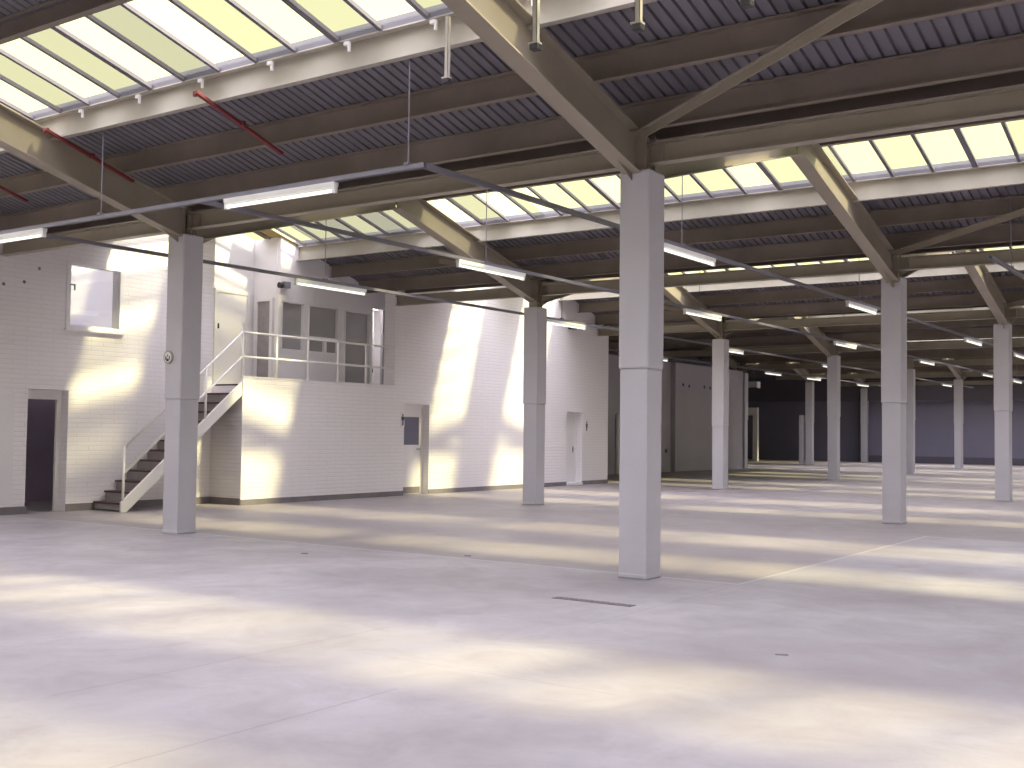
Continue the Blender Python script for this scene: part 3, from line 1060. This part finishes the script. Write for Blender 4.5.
for n, (a, b, z0, z1) in enumerate((WIN_A, WIN_B, PAN)):
    w = struct(empty('window_%d' % (41 + n), (-4.5, (a + b) / 2, z0)))
    fr = MB()
    t = 0.025
    for q in ((a, b, z0, z0 + t), (a, b, z1 - t, z1), (a, a + t, z0, z1), (b - t, b, z0, z1)):
        fr.box(-4.56, -4.435, q[0], q[1], q[2], q[3])
    if n == 1:
        fr.box(-4.55, -4.45, a, b, 3.22, 3.26)
        fr.box(-4.55, -4.45, 7.12, 7.18, z0, 3.22)
    fr.build('window_frame', M['white'], w)
    MB().box(-4.53, -4.52, a + t, b - t, z0 + t, z1 - t).build('pane', M['officeglass'], w)
# small white lobby seen through the last opening, brightened by an added lamp, and a grey leaf with a small pane
struct(MB().box(-5.7, -5.6, 8.5, 9.9, GAL, 4.15).box(-5.6, -4.55, 8.50, 8.56, GAL, 4.15).build('wall_lobby', M['plaster']))
d = struct(empty('door_7', (-5.1, 8.8, GAL)))
MB().box(-5.12, -5.08, 8.57, 9.3, GAL, 4.02).build('door_leaf', M['rail'], d)
MB().box(-5.08, -5.07, 8.9, 9.3, 2.66, 2.74).build('lock_plate', M['black'], d)
lb = empty('added_lobby_lamp', (-4.8, 9.0, 4.12), 'lamp added to brighten the small lobby at the right end of the gallery', 'ceiling light')
MB().box(-4.98, -4.62, 8.75, 9.3, 4.09, 4.145).build('housing', M['housing'], lb)
MB().box(-4.96, -4.64, 8.78, 9.27, 4.06, 4.09).build('diffuser', M['bulb'], lb)
d = struct(empty('door_8', (-4.50, 9.2, GAL)))
lf = MB().box(-4.54, -4.48, 8.94, 9.45, GAL, 3.2).box(-4.54, -4.48, 8.94, 9.45, 3.85, 4.0).box(-4.54, -4.48, 8.94, 9.06, 3.2, 3.85).box(-4.54, -4.48, 9.28, 9.45, 3.2, 3.85)
lf.build('door_leaf', M['grey_wall'], d)
MB().box(-4.52, -4.50, 9.06, 9.28, 3.2, 3.85).build('door_glass', M['clearglass'], d)

# wall lamp on the corner of the landing and one on the front wall
def wall_lamp(x, y, z, lab):
    root = empty('wall_floodlight', (x, y, z), lab, 'floodlight')
    MB().box(x + 0.02, x + 0.13, y - 0.07, y + 0.09, z - 0.06, z + 0.07).build('lamp_body', M['trunk'], root, bevel=0.01)
    MB().box(x + 0.128, x + 0.134, y - 0.05, y + 0.07, z - 0.04, z + 0.05).build('lens', M['blueglass'], root)
    MB().tube((x + 0.05, y - 0.07, z - 0.01), (x + 0.05, y - 0.15, z - 0.01), 0.05, 12, 0.06).build('knuckle', M['black'], root)
    MB().box(x, x + 0.03, y - 0.04, y + 0.04, z - 0.03, z + 0.03).build('bracket', M['black'], root)


wall_lamp(-4.45, 5.93, 4.20, 'small grey floodlight on the corner above the gallery windows')
wall_lamp(XF, 15.2, 4.10, 'small dark floodlight high on the sunlit wall, right of the column')

# round dial plate on the staircase column
x, y, z = -0.115, -0.165, 2.29
rt = tag(MB().tube((x, y, z), (x, y - 0.02, z), 0.088, 28).build('round_plate', M['beige']),
         'round rimmed dial plate fixed to the side of the staircase column', 'plaque')
MB().tube((x, y - 0.02, z), (x, y - 0.024, z), 0.066, 24).build('face', M['white'], rt)
mk = MB()
for dx, dz, w_, h_ in ((-0.035, 0.0, 0.02, 0.05), (0.0, -0.03, 0.05, 0.03), (0.035, 0.0, 0.02, 0.045), (0.0, 0.03, 0.016, 0.03), (-0.01, -0.005, 0.014, 0.02)):
    mk.box(x + dx - w_ / 2, x + dx + w_ / 2, y - 0.026, y - 0.024, z + dz - h_ / 2 - 0.01, z + dz + h_ / 2 - 0.01)
mk.build('marking', M['black'], rt)

# holes and old fixings on the left wall
hl = []
for y, z, lab in ((0.62, 3.86, 'dark fixing hole in the left wall just under the beam end'),
                  (0.37, 3.62, 'larger dark fixing hole in the left wall, right of its pair'),
                  (0.03, 3.55, 'small dark fixing hole in the left wall, nearest the left edge')):
    tag(MB().tube((XL, y, z), (XL + 0.008, y, z), 0.028, 10, 0.02).build('wall_plug', M['skirt']), lab, 'fixing')

# fixings on the grey block wall, far left
for n, (y, z) in enumerate(((27.6, 3.15), (28.1, 3.12), (29.4, 3.14), (29.9, 3.12), (30.45, 3.12))):
    tag(MB().tube((-6.42, y, z), (-6.40, y, z), 0.06, 8).build('wall_plug', M['gutter']),
        'dark fixing in the row high on the grey block wall, %s from its left end' % nth[n], 'fixing', 'fixings on the grey block wall')
tag(MB().tube((-6.6, 26.6, 0.75), (-6.56, 26.6, 0.75), 0.07, 8).build('wall_plug', M['gutter']),
    'dark fixing low on the wall left of the grey block', 'fixing')
# drain pipe in the grey strip beyond the white wall end
tag(MB().tube((-6.53, 23.0, 0), (-6.53, 23.0, 2.0), 0.06, 10).build('drain_pipe', M['white']),
    'pale vertical pipe on the grey wall beyond the white wall end', 'pipe')
# low grey board by a far column, frame of a far doorway, box light
tag(MB().box(-7.15, -6.98, 41.2, 41.5, 0, 2.3).build('grey_board', M['grey_wall']),
    'tall grey board standing left of a distant column', 'board')
d = struct(empty('door_9', (-10.8, 45, 0)))
MB().box(-11.0, -10.75, 44.9, 45.1, 0, 2.75).box(XO, -11.0, 44.9, 45.1, 2.35, 2.75).build('door_frame', M['plaster'], d)
bx = empty('hanging_box', (-6.2, 33.6, 3.3), 'small pale box hanging under the roof in the far left aisle', 'box')
MB().box(-6.5, -6.05, 33.5, 33.8, 3.30, 3.52).build('body', M['grey_wall'], bx, bevel=0.01)
MB().box(-6.04, -6.0, 33.5, 33.8, 3.26, 3.52).build('front_panel', M['white'], bx)
MB().tube((-6.2, 33.65, 3.52), (-6.2, 33.65, roof(33.65)), 0.01, 6).build('hanger', M['trunk'], bx)
tag(MB().box(-6.95, -6.93, 49.2, 49.5, 0, 3.2).box(-6.95, -6.90, 49.35, 49.4, 1.6, 3.6).build('service_pipe', M['black']),
    'dark strip running down beside the column at the far wall', 'pipe')

# floor drain
dr = tag(MB().box(6.86, 7.60, -1.72, -1.62, -0.01, 0.004).build('floor_drain', M['drain']),
         'narrow dark slot drain in the floor in front of the big column', 'drain')
gr = MB()
for k in range(14):
    gr.box(6.89 + k * 0.05, 6.91 + k * 0.05, -1.705, -1.635, 0.004, 0.007)
gr.build('grating', M['skirt'], dr)
for x, y, lab in ((2.9, -0.7, 'small flat dark scrap on the floor left of the big column'),
                  (4.4, 0.3, 'second small flat dark scrap on the floor, nearer the big column'),
                  (9.25, -2.85, 'small torn dark scrap on the floor at the right, nearest the camera')):
    mb = MB()
    mb.hexa([(x, y, 0), (x + .07, y + .01, 0), (x + .08, y + .04, 0), (x + .02, y + .03, 0),
             (x + .01, y + .008, .008), (x + .06, y + .015, .004), (x + .07, y + .035, .01), (x + .02, y + .025, .003)])
    tag(mb.build('debris_scrap', M['drain']), lab, 'debris')

# ------------------------------------------------------------------ light
w = bpy.data.worlds.new('sky')
sc.world = w
w.use_nodes = True
nt = w.node_tree
nt.nodes.clear()
out = nt.nodes.new('ShaderNodeOutputWorld')
bg = nt.nodes.new('ShaderNodeBackground')
tc = nt.nodes.new('ShaderNodeTexCoord')
sp = nt.nodes.new('ShaderNodeSeparateXYZ')
nt.links.new(tc.outputs['Generated'], sp.inputs[0])
cr = nt.nodes.new('ShaderNodeValToRGB')
cr.color_ramp.elements[0].position = 0.0
cr.color_ramp.elements[0].color = (0.13, 0.13, 0.056, 1)
cr.color_ramp.elements[1].position = 0.85
cr.color_ramp.elements[1].color = (0.85, 0.83, 1.0, 1)
e = cr.color_ramp.elements.new(0.40)
e.color = (0.13, 0.13, 0.056, 1)
nt.links.new(sp.outputs[2], cr.inputs[0])
nt.links.new(cr.outputs[0], bg.inputs[0])
bg.inputs[1].default_value = SKY_E
nt.links.new(bg.outputs[0], out.inputs[0])

sd = bpy.data.lights.new('sun', 'SUN')
sd.energy = SUN_E
sd.color = (1.0, 0.93, 0.50)
sd.angle = math.radians(4.4)
so = bpy.data.objects.new('sun', sd)
COL.objects.link(so)
dirv = Vector((1.0, 0.28, 1.0)).normalized()
so.rotation_euler = dirv.to_track_quat('Z', 'Y').to_euler()
so.location = (20, 5, 20)

for j in BAYS:
    ridge = j * L + L / 2
    for side in (-1, 1):
        dm = (UP_B + LOW_B) / 2
        ld = bpy.data.lights.new('daylight_portal', 'AREA')
        ld.shape = 'RECTANGLE'
        px0 = XO if j < 2 else (0.19 if j < 4 else -6.41)
        ld.size = XR - px0
        ld.size_y = (LOW_B - UP_B) * 1.04
        ld.cycles.is_portal = True
        lo = bpy.data.objects.new('daylight_portal', ld)
        COL.objects.link(lo)
        lo.location = ((px0 + XR) / 2, ridge + side * dm, ZD + S * (L / 2 - dm) + 0.09)
        lo.rotation_euler = (-side * math.atan(S), 0, 0)

# ------------------------------------------------------------------ camera
cd = bpy.data.cameras.new('camera')
cam = bpy.data.objects.new('camera', cd)
COL.objects.link(cam)
cd.sensor_width = 36
cd.sensor_fit = 'HORIZONTAL'
cd.lens = 36 * 1126.891 / 1024
yaw, pitch, roll = -0.6092, 0.0419, 0.0124
f = Vector((math.sin(yaw) * math.cos(pitch), math.cos(yaw) * math.cos(pitch), math.sin(pitch)))
r = Vector((math.cos(yaw), -math.sin(yaw), 0))
u = r.cross(f)
r2 = r * math.cos(roll) + u * math.sin(roll)
u2 = -r * math.sin(roll) + u * math.cos(roll)
mw = Matrix((r2, u2, -f)).transposed().to_4x4()
mw.translation = Vector((11.9625, -9.6452, 1.38))
cam.matrix_world = mw
cd.clip_start = 0.05
cd.clip_end = 300
sc.camera = cam

sc.view_settings.view_transform = 'Standard'
sc.view_settings.look = 'None'
sc.view_settings.exposure = EXPO
sc.view_settings.gamma = 1.0
sc.view_settings.use_curve_mapping = False
sc.cycles.use_denoising = True
sc.cycles.max_bounces = 10
sc.cycles.diffuse_bounces = 6
sc.cycles.transparent_max_bounces = 12
sc.cycles.sample_clamp_indirect = 6.0
sc.cycles.use_adaptive_sampling = False
